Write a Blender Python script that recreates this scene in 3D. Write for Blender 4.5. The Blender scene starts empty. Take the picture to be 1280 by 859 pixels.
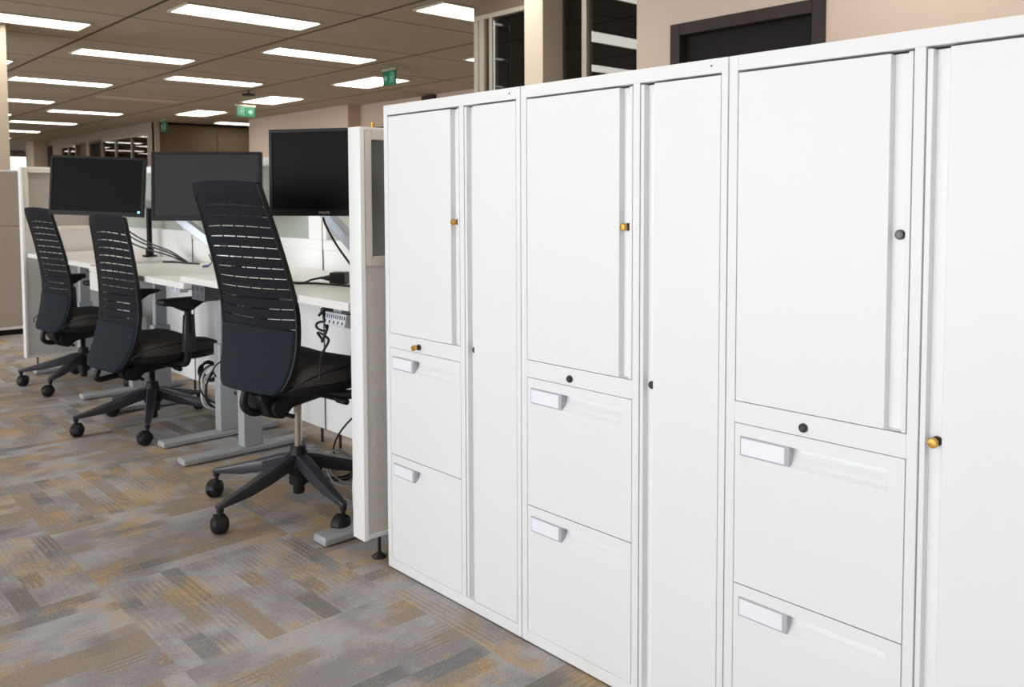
import bpy, bmesh, math, random
from mathutils import Vector, Matrix, Euler
random.seed(7)
PI = math.pi
SC = bpy.context.scene
COL = SC.collection

# ------------------------------------------------------------------ materials
def newmat(name):
    m = bpy.data.materials.new(name); m.use_nodes = True
    nt = m.node_tree
    return m, nt, nt.nodes['Principled BSDF']

def srgb(r, g, b):
    f = lambda c: (c/255/12.92) if c/255 <= .04045 else ((c/255+.055)/1.055)**2.4
    return (f(r), f(g), f(b), 1)

def mat(name, col, rough=.5, metal=0, var=.04, scale=12, bump=0, bscale=200, spec=.5, coat=0):
    m, nt, b = newmat(name)
    n = nt.nodes; l = nt.links
    tc = n.new('ShaderNodeTexCoord')
    no = n.new('ShaderNodeTexNoise'); no.inputs['Scale'].default_value = scale; no.inputs['Detail'].default_value = 3
    l.new(tc.outputs['Object'], no.inputs['Vector'])
    mx = n.new('ShaderNodeMix'); mx.data_type = 'RGBA'
    mx.inputs[6].default_value = [c*(1-var) for c in col[:3]]+[1]
    mx.inputs[7].default_value = [min(1, c*(1+var)) for c in col[:3]]+[1]
    l.new(no.outputs['Fac'], mx.inputs[0]); l.new(mx.outputs[2], b.inputs['Base Color'])
    b.inputs['Roughness'].default_value = rough; b.inputs['Metallic'].default_value = metal
    b.inputs['Specular IOR Level'].default_value = spec
    b.inputs['Coat Weight'].default_value = coat
    if bump:
        n2 = n.new('ShaderNodeTexNoise'); n2.inputs['Scale'].default_value = bscale
        l.new(tc.outputs['Object'], n2.inputs['Vector'])
        bp = n.new('ShaderNodeBump'); bp.inputs['Strength'].default_value = bump; bp.inputs['Distance'].default_value = .002
        l.new(n2.outputs['Fac'], bp.inputs['Height']); l.new(bp.outputs['Normal'], b.inputs['Normal'])
    return m

def emis(name, col, strength):
    m, nt, b = newmat(name)
    b.inputs['Base Color'].default_value = (.8, .8, .8, 1)
    b.inputs['Emission Color'].default_value = col
    b.inputs['Emission Strength'].default_value = strength
    return m

def weave(name, c1, c2, scale, rough=.9, bump=.3):
    """woven cloth: two crossed fine waves"""
    m, nt, b = newmat(name); n = nt.nodes; l = nt.links
    tc = n.new('ShaderNodeTexCoord')
    w1 = n.new('ShaderNodeTexNoise'); w1.inputs['Scale'].default_value = scale
    mp = n.new('ShaderNodeMapping'); mp.inputs['Scale'].default_value = (1, 1, .12)
    l.new(tc.outputs['Object'], mp.inputs['Vector']); l.new(mp.outputs['Vector'], w1.inputs['Vector'])
    w2 = n.new('ShaderNodeTexNoise'); w2.inputs['Scale'].default_value = scale
    mp2 = n.new('ShaderNodeMapping'); mp2.inputs['Scale'].default_value = (.12, .12, 1)
    l.new(tc.outputs['Object'], mp2.inputs['Vector']); l.new(mp2.outputs['Vector'], w2.inputs['Vector'])
    ad = n.new('ShaderNodeMath'); ad.operation = 'ADD'
    l.new(w1.outputs['Fac'], ad.inputs[0]); l.new(w2.outputs['Fac'], ad.inputs[1])
    mr = n.new('ShaderNodeMapRange'); mr.inputs[1].default_value = .75; mr.inputs[2].default_value = 1.25
    l.new(ad.outputs[0], mr.inputs[0])
    mx = n.new('ShaderNodeMix'); mx.data_type = 'RGBA'
    mx.inputs[6].default_value = c1; mx.inputs[7].default_value = c2
    l.new(mr.outputs[0], mx.inputs[0]); l.new(mx.outputs[2], b.inputs['Base Color'])
    bp = n.new('ShaderNodeBump'); bp.inputs['Strength'].default_value = bump; bp.inputs['Distance'].default_value = .001
    l.new(mr.outputs[0], bp.inputs['Height']); l.new(bp.outputs['Normal'], b.inputs['Normal'])
    b.inputs['Roughness'].default_value = rough; b.inputs['Specular IOR Level'].default_value = .2
    return m

def glass(name, col=(1, 1, 1, 1), rough=0., tint=.9):
    """thin architectural glass: transparent body, fresnel reflection"""
    m, nt, b = newmat(name); n = nt.nodes; l = nt.links
    n.remove(b)
    out = n['Material Output']
    tr = n.new('ShaderNodeBsdfTransparent'); tr.inputs[0].default_value = [c*tint for c in col[:3]]+[1]
    gl = n.new('ShaderNodeBsdfGlossy'); gl.inputs['Roughness'].default_value = rough
    fr = n.new('ShaderNodeFresnel'); fr.inputs[0].default_value = 1.8
    ms = n.new('ShaderNodeMixShader')
    l.new(fr.outputs[0], ms.inputs[0]); l.new(tr.outputs[0], ms.inputs[1]); l.new(gl.outputs[0], ms.inputs[2])
    l.new(ms.outputs[0], out.inputs['Surface'])
    return m

def frosted(name, col):
    m, nt, b = newmat(name)
    b.inputs['Base Color'].default_value = col
    b.inputs['Roughness'].default_value = .28
    b.inputs['Transmission Weight'].default_value = .35
    b.inputs['IOR'].default_value = 1.1
    b.inputs['Specular IOR Level'].default_value = .6
    return m

M = {}
M['white'] = mat('white_powder_coat', (.80, .80, .80, 1), .42, var=.006, scale=3, spec=.4)
M['white_in'] = mat('white_steel_inner', (.42, .42, .42, 1), .6, var=.02)
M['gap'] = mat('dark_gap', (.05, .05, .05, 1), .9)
M['lamin'] = mat('white_laminate', (.80, .785, .755, 1), .38, var=.012, scale=6)
M['trimwhite'] = mat('white_panel_trim', (.84, .83, .815, 1), .4, var=.01)
M['cream'] = mat('cream_window_frame', (.74, .69, .62, 1), .5, var=.02)
M['fabric'] = weave('grey_panel_fabric', srgb(200, 196, 192), srgb(230, 226, 222), 900, bump=.15)
M['fabric_light'] = weave('pale_panel_fabric', srgb(232, 231, 228), srgb(240, 239, 236), 600, bump=.1)
M['fabric_taupe'] = weave('taupe_panel_fabric', srgb(164, 153, 143), srgb(184, 173, 163), 500, bump=.1)
M['frost'] = frosted('frosted_glass', (.55, .60, .53, 1))
M['frost_beige'] = frosted('frosted_glass_beige', (.62, .56, .50, 1))
M['frost_taupe'] = frosted('frosted_glass_grey', (.40, .42, .41, 1))
M['plastic'] = mat('black_plastic', (.012, .012, .013, 1), .5, var=.1, bump=.05, spec=.3)
M['plastic_sheen'] = mat('dark_nylon', (.035, .035, .045, 1), .33, var=.08, bump=.08, bscale=400)
M['mesh'] = weave('black_mesh_fabric', (.006, .007, .009, 1), (.014, .016, .020, 1), 700, .8)
M['backcloth'] = weave('blue_black_cloth', (.010, .0135, .019, 1), (.019, .025, .033, 1), 600, .85)
M['seat'] = weave('charcoal_seat_cloth', (.050, .044, .042, 1), (.088, .079, .075, 1), 600, .85)
M['chrome'] = mat('brushed_steel', (.55, .50, .42, 1), .28, metal=1, var=.05)
M['silver'] = mat('silver_powder_coat', (.42, .44, .46, 1), .4, metal=.15, var=.02, spec=.5)
M['armsilver'] = mat('pale_silver_arm', (.55, .58, .63, 1), .35, metal=.2, var=.02)
M['brass'] = mat('brass_key', (.62, .36, .07, 1), .35, metal=.7, var=.1)
M['lock'] = mat('black_lock', (.02, .02, .02, 1), .3, var=.1)
M['lockface'] = mat('gunmetal', (.09, .09, .09, 1), .3, metal=.6)
M['bezel'] = mat('black_bezel', (.010, .0095, .0095, 1), .4, spec=.15)
M['screen'] = mat('black_screen', (.006, .0055, .005, 1), .4, spec=.05)
M['screen_painted_sheen'] = mat('black_screen_painted_sheen', (.028, .028, .032, 1), .5, spec=.16)  # base colour lifted to grey to paint in the middle monitor's reflection
M['logo'] = mat('silver_lettering', (.45, .45, .45, 1), .4)
M['led'] = emis('blue_led', (.02, .45, .7, 1), 2.0)
M['cable_black'] = mat('black_cable', (.012, .012, .013, 1), .45)
M['cable_white'] = mat('white_cable', (.75, .75, .73, 1), .45)
M['grey_box'] = mat('grey_socket_box', (.10, .105, .115, 1), .5)
M['pale_box'] = mat('pale_grey_socket_strip', (.60, .62, .65, 1), .5)
M['bluelabel'] = mat('blue_sticker', (.10, .16, .38, 1), .5)
M['card'] = mat('white_label_card', (.84, .85, .90, 1), .5, var=.01)
M['clear'] = mat('clear_grey_plastic', (.46, .47, .51, 1), .15, var=.02)
M['wall'] = mat('warm_beige_wall', srgb(204, 184, 168), .85, var=.015, scale=2, bump=.05)
M['wall_grey'] = mat('taupe_wall', srgb(165, 150, 138), .85, var=.02, scale=2)
M['column'] = mat('cream_column', srgb(206, 192, 172), .8, var=.01)
M['woodwall'] = mat('dark_brown_panelling', srgb(96, 76, 52), .6, var=.12, scale=1.5)
M['door'] = mat('espresso_door', srgb(40, 28, 23), .65, var=.1, scale=3)
M['doordark'] = mat('dark_door_leaf', srgb(16, 10, 9), .85, var=.1, scale=3)
M['header'] = mat('brown_header', srgb(112, 92, 76), .6)
M['frame'] = mat('taupe_aluminium_frame', srgb(172, 162, 146), .45, metal=.1)
M['glass'] = glass('clear_partition_glass', (.86, .90, .84, 1), 0, .9)
M['clearglass'] = glass('clear_window_glass', (1, 1, 1, 1), 0, .97)
M['blind'] = mat('grey_roller_blind', srgb(196, 190, 182), .8)
M['winframe'] = mat('window_frame_grey', (.55, .54, .52, 1), .5)
M['ledpanel'] = emis('ceiling_light_diffuser', (1, .95, .875, 1), 6.3)
M['offpanel'] = mat('unlit_diffuser', srgb(205, 188, 165), .5)
M['fixture'] = mat('light_trim', srgb(190, 178, 160), .6)
M['green'] = mat('green_exit_sign', srgb(4, 96, 58), .4, var=.03)
M['signwhite'] = mat('sign_white', srgb(120, 172, 160), .4)
M['signgrey'] = mat('sign_housing', srgb(150, 150, 135), .5)
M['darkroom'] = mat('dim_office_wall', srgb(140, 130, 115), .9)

# carpet ------------------------------------------------------------
def carpet():
    m, nt, b = newmat('carpet_tiles'); n = nt.nodes; l = nt.links
    def math_(op, a, c=None, d=None):
        x = n.new('ShaderNodeMath'); x.operation = op
        for i, v in enumerate((a, c, d)):
            if v is None: continue
            if isinstance(v, (int, float)): x.inputs[i].default_value = v
            else: l.new(v, x.inputs[i])
        return x.outputs[0]
    def mixf(f, a, c):
        x = n.new('ShaderNodeMix'); x.data_type = 'FLOAT'
        for i, v in ((0, f), (2, a), (3, c)):
            if isinstance(v, (int, float)): x.inputs[i].default_value = v
            else: l.new(v, x.inputs[i])
        return x.outputs[0]
    def mixc(f, a, c):
        x = n.new('ShaderNodeMix'); x.data_type = 'RGBA'
        for i, v in ((0, f), (6, a), (7, c)):
            if isinstance(v, (int, float)): x.inputs[i].default_value = v
            elif isinstance(v, tuple): x.inputs[i].default_value = v
            else: l.new(v, x.inputs[i])
        return x.outputs[2]
    def vec(x_, y_, z_=0.):
        x = n.new('ShaderNodeCombineXYZ')
        for i, v in enumerate((x_, y_, z_)):
            if isinstance(v, (int, float)): x.inputs[i].default_value = v
            else: l.new(v, x.inputs[i])
        return x.outputs[0]
    def noise(v, scale=1., detail=2., rough=.5):
        x = n.new('ShaderNodeTexNoise'); x.inputs['Scale'].default_value = scale
        x.inputs['Detail'].default_value = detail; x.inputs['Roughness'].default_value = rough
        l.new(v, x.inputs['Vector']); return x.outputs['Fac']
    def ramp(v, lo, hi):
        x = n.new('ShaderNodeMapRange'); x.interpolation_type = 'SMOOTHSTEP'
        x.inputs[1].default_value = lo; x.inputs[2].default_value = hi
        l.new(v, x.inputs[0]); return x.outputs[0]
    tc = n.new('ShaderNodeTexCoord'); sp = n.new('ShaderNodeSeparateXYZ'); l.new(tc.outputs['Object'], sp.inputs[0])
    X = math_('DIVIDE', math_('SUBTRACT', sp.outputs[0], .785), .605)
    Y = math_('DIVIDE', math_('SUBTRACT', sp.outputs[1], 2.04), .605)
    ix, iy = math_('FLOOR', X), math_('FLOOR', Y)
    par = math_('FLOORED_MODULO', math_('ADD', ix, iy), 2)      # 0: ribs run along Y, 1: along X
    wn = n.new('ShaderNodeTexWhiteNoise'); wn.noise_dimensions = '3D'; l.new(vec(ix, iy, 3.7), wn.inputs['Vector'])
    rnd = wn.outputs['Value']
    fx, fy = math_('SUBTRACT', X, ix), math_('SUBTRACT', Y, iy)
    acr = mixf(par, fx, fy); alo = mixf(par, fy, fx)
    r1 = math_('MULTIPLY', rnd, 91.); r2 = math_('MULTIPLY', rnd, 47.)
    A = math_('ADD', acr, r1); B = math_('ADD', math_('MULTIPLY', alo, 1.), r2)
    # stepped wide bands across the ribs
    q = math_('DIVIDE', math_('FLOOR', math_('MULTIPLY', acr, 11.)), 11.)
    qa = math_('ADD', math_('MULTIPLY', q, 9.), r1)
    band = noise(vec(qa, math_('MULTIPLY', B, .8)), 1.6, 1.)
    band2 = noise(vec(math_('ADD', math_('MULTIPLY', q, 7.), r2), math_('MULTIPLY', B, .9), 5.), 1.7, 1.)
    soft = noise(vec(math_('MULTIPLY', A, 1.3), math_('MULTIPLY', B, 1.0), 9.), 2.6, 4., .6)
    gritv = noise(tc.outputs['Object'], 520., 2., .7)
    gr2 = noise(tc.outputs['Object'], 150., 2., .6)
    base = mixc(ramp(soft, .35, .65), srgb(158, 153, 155), srgb(190, 187, 188))
    base = mixc(ramp(band2, .54, .60), base, srgb(166, 153, 141))
    base = mixc(math_('MULTIPLY', ramp(band, .60, .66), .62), base, srgb(118, 121, 122))           # slate bars
    gold = noise(vec(math_('MULTIPLY', A, 1.5), math_('MULTIPLY', B, 1.0), 21.), 2.2, 5., .65)
    gold = math_('ADD', gold, math_('MULTIPLY', math_('SUBTRACT', gr2, .5), .35))
    gmask = math_('MULTIPLY', ramp(gold, .50, .64), .62)
    base = mixc(gmask, base, srgb(208, 174, 122))
    # rows of thin tan ribs
    rib = math_('PINGPONG', math_('MULTIPLY', acr, 34.), .5)
    ribm = ramp(rib, .22, .34)
    grp = ramp(noise(vec(math_('ADD', math_('MULTIPLY', q, 8.), r2), math_('MULTIPLY', B, 1.2), 31.), 1.9, 1.), .59, .62)
    dash = ramp(noise(vec(math_('MULTIPLY', acr, 60.), math_('MULTIPLY', alo, 60.), r1), 1.4, 1.), .38, .55)
    thin = math_('MULTIPLY', math_('MULTIPLY', ribm, grp), dash)
    base = mixc(math_('MULTIPLY', thin, .5), base, srgb(206, 180, 142))
    dk = math_('MULTIPLY', math_('MULTIPLY', math_('SUBTRACT', 1., ribm), grp), .14)
    base = mixc(dk, base, srgb(96, 88, 80))
    # pile
    mul = n.new('ShaderNodeMix'); mul.data_type = 'RGBA'; mul.blend_type = 'MULTIPLY'; mul.inputs[0].default_value = 1
    g = n.new('ShaderNodeMapRange'); g.inputs[1].default_value = .3; g.inputs[2].default_value = .7; g.inputs[3].default_value = .62; g.inputs[4].default_value = 1.12
    l.new(math_('ADD', math_('MULTIPLY', gritv, .6), math_('MULTIPLY', gr2, .4)), g.inputs[0])
    l.new(base, mul.inputs[6]); l.new(g.outputs[0], mul.inputs[7])
    # faint seams of the tiles
    l.new(mul.outputs[2], b.inputs['Base Color'])
    b.inputs['Roughness'].default_value = .95; b.inputs['Specular IOR Level'].default_value = .1
    bp = n.new('ShaderNodeBump'); bp.inputs['Strength'].default_value = .5; bp.inputs['Distance'].default_value = .003
    l.new(math_('ADD', gritv, math_('MULTIPLY', ribm, .3)), bp.inputs['Height']); l.new(bp.outputs['Normal'], b.inputs['Normal'])
    return m
M['carpet'] = carpet()

def ceiling_mat():
    m, nt, b = newmat('ceiling_tiles'); n = nt.nodes; l = nt.links
    def math_(op, a, c=None):
        x = n.new('ShaderNodeMath'); x.operation = op
        for i, v in enumerate((a, c)):
            if v is None: continue
            if isinstance(v, (int, float)): x.inputs[i].default_value = v
            else: l.new(v, x.inputs[i])
        return x.outputs[0]
    tc = n.new('ShaderNodeTexCoord'); sp = n.new('ShaderNodeSeparateXYZ'); l.new(tc.outputs['Object'], sp.inputs[0])
    def line(src, off, pitch, half):
        u = math_('DIVIDE', math_('SUBTRACT', src, off), pitch)
        d = math_('MULTIPLY', math_('PINGPONG', u, .5), pitch)
        return math_('LESS_THAN', d, half)
    a = line(sp.outputs[0], 2.66, 1.51, .016)
    c = line(sp.outputs[1], 6.40, 1.37, .011)
    s = line(sp.outputs[1], 6.40+.685-.35, .685, .004)
    no = n.new('ShaderNodeTexNoise'); no.inputs['Scale'].default_value = 1.2; l.new(tc.outputs['Object'], no.inputs['Vector'])
    mx = n.new('ShaderNodeMix'); mx.data_type = 'RGBA'
    mx.inputs[6].default_value = srgb(166, 154, 136); mx.inputs[7].default_value = srgb(180, 168, 150); l.new(no.outputs['Fac'], mx.inputs[0])
    m2 = n.new('ShaderNodeMix'); m2.data_type = 'RGBA'; m2.inputs[7].default_value = srgb(140, 124, 106)
    l.new(math_('MULTIPLY', s, .7), m2.inputs[0]); l.new(mx.outputs[2], m2.inputs[6])
    m3 = n.new('ShaderNodeMix'); m3.data_type = 'RGBA'; m3.inputs[7].default_value = srgb(70, 60, 48)
    l.new(math_('MAXIMUM', a, math_('MULTIPLY', c, .9)), m3.inputs[0]); l.new(m2.outputs[2], m3.inputs[6])
    l.new(m3.outputs[2], b.inputs['Base Color'])
    b.inputs['Roughness'].default_value = .85; b.inputs['Specular IOR Level'].default_value = .25
    return m
M['ceiling'] = ceiling_mat()

# ------------------------------------------------------------------ mesh helpers
class MB:
    def __init__(s): s.bm = bmesh.new()
    def quad(s, *ps):
        vs = [s.bm.verts.new(p) for p in ps]; s.bm.faces.new(vs)
    def box(s, a, b, mtx=None):
        x0, y0, z0 = [min(a[i], b[i]) for i in range(3)]; x1, y1, z1 = [max(a[i], b[i]) for i in range(3)]
        P = [Vector(p) for p in ((x0,y0,z0),(x1,y0,z0),(x1,y1,z0),(x0,y1,z0),(x0,y0,z1),(x1,y0,z1),(x1,y1,z1),(x0,y1,z1))]
        if mtx: P = [mtx @ p for p in P]
        v = [s.bm.verts.new(p) for p in P]
        for f in ((0,3,2,1),(4,5,6,7),(0,1,5,4),(1,2,6,5),(2,3,7,6),(3,0,4,7)): s.bm.faces.new([v[i] for i in f])
        return s
    def ring_loft(s, rings, cap=True, close=True):
        R = [[s.bm.verts.new(p) for p in r] for r in rings]
        k = len(R[0])
        for i in range(len(R)-1):
            for j in range(k if close else k-1):
                s.bm.faces.new((R[i][j], R[i][(j+1) % k], R[i+1][(j+1) % k], R[i+1][j]))
        if cap and close:
            s.bm.faces.new(list(reversed(R[0]))); s.bm.faces.new(R[-1])
        return s
    def cyl(s, p0, p1, r0, r1=None, seg=20):
        r1 = r0 if r1 is None else r1
        p0, p1 = Vector(p0), Vector(p1); d = (p1-p0).normalized()
        u = d.orthogonal().normalized(); w = d.cross(u)
        rings = [[p+(u*math.cos(2*PI*i/seg)+w*math.sin(2*PI*i/seg))*r for i in range(seg)] for p, r in ((p0, r0), (p1, r1))]
        return s.ring_loft(rings)
    def lathe(s, prof, base, axis=(0, 0, 1), seg=24):
        """prof: (radius, height) along the axis"""
        d = Vector(axis).normalized(); u = d.orthogonal().normalized(); w = d.cross(u); b = Vector(base)
        rings = [[b+d*h+(u*math.cos(2*PI*i/seg)+w*math.sin(2*PI*i/seg))*max(r, 1e-4) for i in range(seg)] for r, h in prof]
        return s.ring_loft(rings)
    def tube(s, pts, r, seg=8, smooth=6):
        P = [Vector(p) for p in pts]
        if smooth and len(P) > 2:
            Q = []
            for i in range(len(P)-1):
                a, b, c, d = P[max(i-1, 0)], P[i], P[i+1], P[min(i+2, len(P)-1)]
                for k in range(smooth):
                    t = k/smooth
                    Q.append(.5*((2*b)+(-a+c)*t+(2*a-5*b+4*c-d)*t*t+(-a+3*b-3*c+d)*t**3))
            Q.append(P[-1]); P = Q
        rings = []; u = None
        for i, p in enumerate(P):
            d = (P[min(i+1, len(P)-1)]-P[max(i-1, 0)])
            if d.length < 1e-6: continue
            d.normalize()
            if u is None: u = d.orthogonal().normalized()
            else: u = (u-d*u.dot(d)); u = u.normalized() if u.length > 1e-6 else d.orthogonal().normalized()
            w = d.cross(u)
            rr = r(i/len(P)) if callable(r) else r
            rings.append([p+(u*math.cos(2*PI*k/seg)+w*math.sin(2*PI*k/seg))*rr for k in range(seg)])
        return s.ring_loft(rings)
    def prism(s, poly, lo, hi, axis='z', mtx=None):
        """poly of 2-D points extruded along axis"""
        def P(a, b, h):
            p = {'z': (a, b, h), 'y': (a, h, b), 'x': (h, a, b)}[axis]
            return (mtx @ Vector(p)) if mtx else Vector(p)
        return s.ring_loft([[P(a, b, lo) for a, b in poly], [P(a, b, hi) for a, b in poly]])
    def build(s, name, m, parent=None, bevel=0, seg=2, smooth=False, sub=0, loc=None, rot=None):
        bmesh.ops.recalc_face_normals(s.bm, faces=s.bm.faces)
        me = bpy.data.meshes.new(name); s.bm.to_mesh(me); s.bm.free()
        me.materials.append(m)
        o = bpy.data.objects.new(name, me); COL.objects.link(o)
        if parent: o.parent = parent
        if loc: o.location = loc
        if rot: o.rotation_euler = rot
        if bevel:
            bv = o.modifiers.new('bevel', 'BEVEL'); bv.width = bevel; bv.segments = seg; bv.limit_method = 'ANGLE'; bv.angle_limit = math.radians(40)
        if sub:
            sb = o.modifiers.new('sub', 'SUBSURF'); sb.levels = sub; sb.render_levels = sub
        if smooth or bevel or sub:
            for p in me.polygons: p.use_smooth = True
            if not sub:
                try: me.set_sharp_from_angle(angle=math.radians(45))
                except Exception: pass
        return o

def thing(name, label, cat, loc=(0, 0, 0), rz=0, group=None):
    o = bpy.data.objects.new(name, None); COL.objects.link(o); o.empty_display_size = .1
    o.location = loc; o.rotation_euler = (0, 0, rz)
    o['label'] = label; o['category'] = cat
    if group: o['group'] = group
    return o
def tag(o, label, cat, group=None):
    o['label'] = label; o['category'] = cat
    if group: o['group'] = group
    return o
def struct(o):
    o['kind'] = 'structure'; return o
def sempty(name, loc=(0, 0, 0)):
    o = bpy.data.objects.new(name, None); COL.objects.link(o); o.location = loc; o['kind'] = 'structure'; return o
def copy_tree(o, parent=None):
    c = o.copy(); COL.objects.link(c)
    c.parent = parent
    for ch in list(o.children): copy_tree(ch, c)
    return c
def box(name, a, b, m, parent=None, bevel=0, **k):
    return MB().box(a, b).build(name, m, parent, bevel, **k)

# ------------------------------------------------------------------ room shell
X0, X1, Y0, Y1, H = -3.0, 10.5, -2.5, 31.7, 2.7
struct(MB().box((X0-.2, Y0-.2, -.1), (X1+.2, Y1+.2, 0)).build('floor', M['carpet']))
struct(MB().box((X0-.2, Y0-.2, H), (X1+.2, Y1+.2, H+.1)).build('ceiling', M['ceiling']))
struct(box('wall_back', (X0-.2, Y0-.15, 0), (X1, Y0, H), M['wall']))
struct(box('wall_far_right', (X1, Y0, 0), (X1+.15, Y1, H), M['wall_grey']))

# left wall with a long band of windows (behind and beside the camera)
wl = MB()
SILL, HEAD = .20, 2.15
wl.box((X0-.15, Y0, 0), (X0, Y1, SILL)); wl.box((X0-.15, Y0, HEAD), (X0, Y1, H))
wins = []
y = Y0
wy = []
while y < Y1-1.9:
    wy.append((y+.25, y+2.35)); y += 2.4
prev = Y0
for a, b in wy:
    wl.box((X0-.15, prev, SILL), (X0, a, HEAD)); prev = b
wl.box((X0-.15, prev, SILL), (X0, Y1, HEAD))
struct(wl.build('wall_left', M['wall']))
for i, (a, b) in enumerate(wy):
    w = sempty('window_%d' % (i+1), (X0-.07, (a+b)/2, SILL))
    hw = (b-a)/2
    f = MB(); hh = HEAD-SILL
    f.box((-.03, -hw, 0), (.03, -hw+.05, hh)); f.box((-.03, hw-.05, 0), (.03, hw, hh))
    f.box((-.03, -hw+.05, 0), (.03, hw-.05, .05)); f.box((-.03, -hw+.05, hh-.05), (.03, hw-.05, hh)); f.box((-.03, -.02, .05), (.03, .02, hh-.05))
    f.build('window_frame', M['winframe'], w)
    g = MB(); g.box((-.004, -hw+.05, .05), (.004, -.02, hh-.05)); g.box((-.004, .02, .05), (.004, hw-.05, hh-.05))
    g.build('window_pane', M['clearglass'], w)

# far end wall with daylight window and roller blind
we = MB(); YE = 31.5
we.box((X0, YE, 0), (6.0, YE+.15, H)); we.box((7.80, YE, 0), (X1, YE+.15, H)); we.box((6.0, YE, 0), (7.80, YE+.15, .9)); we.box((6.0, YE, 2.66), (7.80, YE+.15, H))
struct(we.build('wall_end', M['wall_grey']))
w = sempty('window_end', (6.90, YE+.05, .9))
f = MB(); f.box((-.90, -.03, 0), (-.86, .03, 1.76)); f.box((.86, -.03, 0), (.90, .03, 1.76)); f.box((-.86, -.03, 0), (.86, .03, .05)); f.box((-.86, -.03, 1.71), (.86, .03, 1.76)); f.build('window_frame', M['winframe'], w)
MB().box((-.86, -.004, .05), (.86, .004, 1.71)).build('window_pane', M['clearglass'], w)
MB().box((-.86, -.09, 1.62), (.86, -.05, 1.71)).build('window_blind', M['blind'], w)
struct(box('wall_block_end', (6.62, 26.1, 0), (X1, 26.2, H), M['wall_grey']))

# office front on the right: glass front, column, wall, door
W = 4.25
YA, YB, YC, YD = 5.073, 4.494, 4.163, 3.497
def opening_door(name, x, ya, yb, zt, leafmat, framemat, fw=.07, face=-1, depth=.10):
    d = sempty(name, (x, (ya+yb)/2, 0)); h = (yb-ya)/2
    f = MB(); f.box((-.02, -h, 0), (depth, -h+fw, zt)); f.box((-.02, h-fw, 0), (depth, h, zt)); f.box((-.02, -h+fw, zt-fw), (depth, h-fw, zt))
    f.build('door_frame', framemat, d, bevel=.004)
    lf = MB(); lf.box((.055, -h+fw, .005), (.095, h-fw, zt-fw)); o = lf.build('door_leaf', leafmat, d, bevel=.003)
    hd = MB(); hd.cyl((.055, h-fw-.07, 1.0), (.01, h-fw-.07, 1.0), .011); hd.cyl((.01, h-fw-.07, 1.0), (.01, h-fw-.19, 1.0), .009)
    hd.build('door_handle', M['silver'], o, smooth=True)
    return d
wr = MB()
DY0, DY1, DZ = 2.247, 3.227, 2.165
wr.box((W, Y0, 0), (W+.12, DY0, H)); wr.box((W, DY0, DZ), (W+.12, DY1, H)); wr.box((W, DY1, 0), (W+.12, YD, H))
struct(wr.build('wall_right', M['wall']))
opening_door('door_1', W, DY0, DY1, DZ, M['doordark'], M['door'])
# structural column
cx, cy_ = 4.085, YC
struct(box('column', (cx, YC, 0), (W+.12, YC+.178, H), M['column'], bevel=.004))
# glazed front between the column and the wall
def glazed(name, ya, yb, mull, zt=H, header=None, panes=True):
    g = sempty(name, (W, ya, 0)); L = yb-ya
    f = MB()
    f.box((0, 0, 0), (.06, L, .06)); f.box((0, 0, zt-.035), (.06, L, zt))
    for p0, p1 in mull: f.box((0, p0-ya, .06), (.06, p1-ya, zt-.035))
    f.build('window_frame', M['frame'], g, bevel=.003)
    MB().box((.026, .0, .06), (.034, L, zt-.035)).build('window_pane', M['glass'], g)
    return g
glazed('window_office', YD, YC, ((3.921, 3.964),))
g = glazed('window_office_end', YC+.178, YA, ((YA-.115, YA-.06), (YA-.05, YA), (4.865, 4.90)), zt=2.5)
struct(box('trim_header', (W, YC+.178, 2.5), (W+.06, YA, H), M['header']))
# long pull handle on the glass door
hd = MB(); hd.cyl((-.045, 4.785, 1.2), (-.045, 4.785, 2.42), .006)
for z in (1.35, 1.95, 2.15, 2.40): hd.cyl((-.045, 4.785, z), (.028, 4.785, z), .008)
hb = hd.build('door_handle', M['armsilver'], g, smooth=True); hb.location = (0, -(YC+.178), 0)
# room behind the glass: back and end walls
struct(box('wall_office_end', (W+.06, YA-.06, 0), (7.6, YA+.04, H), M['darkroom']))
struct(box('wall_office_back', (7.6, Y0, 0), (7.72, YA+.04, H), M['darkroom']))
# wall along the back corridor
struct(box('wall_corridor', (7.78, 12.55, 0), (8.1, 16.2, H), M['wall']))
struct(box('wall_corridor_recess', (8.02, YA, 0), (8.2, 12.55, H), M['wall']))
struct(box('trim_post', (7.96, 10.45, 0), (8.03, 10.75, H-.01), M['door']))
# brown panelled wall
bw = MB()
for i in range(3): bw.box((6.52+i*1.32, 17.8, 0), (6.52+i*1.32+1.31, 17.92, 2.66))
bw.box((6.52, 17.83, 2.66), (10.5, 17.92, H)); bw.box((6.52, 17.83, 0), (10.5, 17.9, H))
struct(bw.build('wall_panelled', M['woodwall'], bevel=.004))
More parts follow.
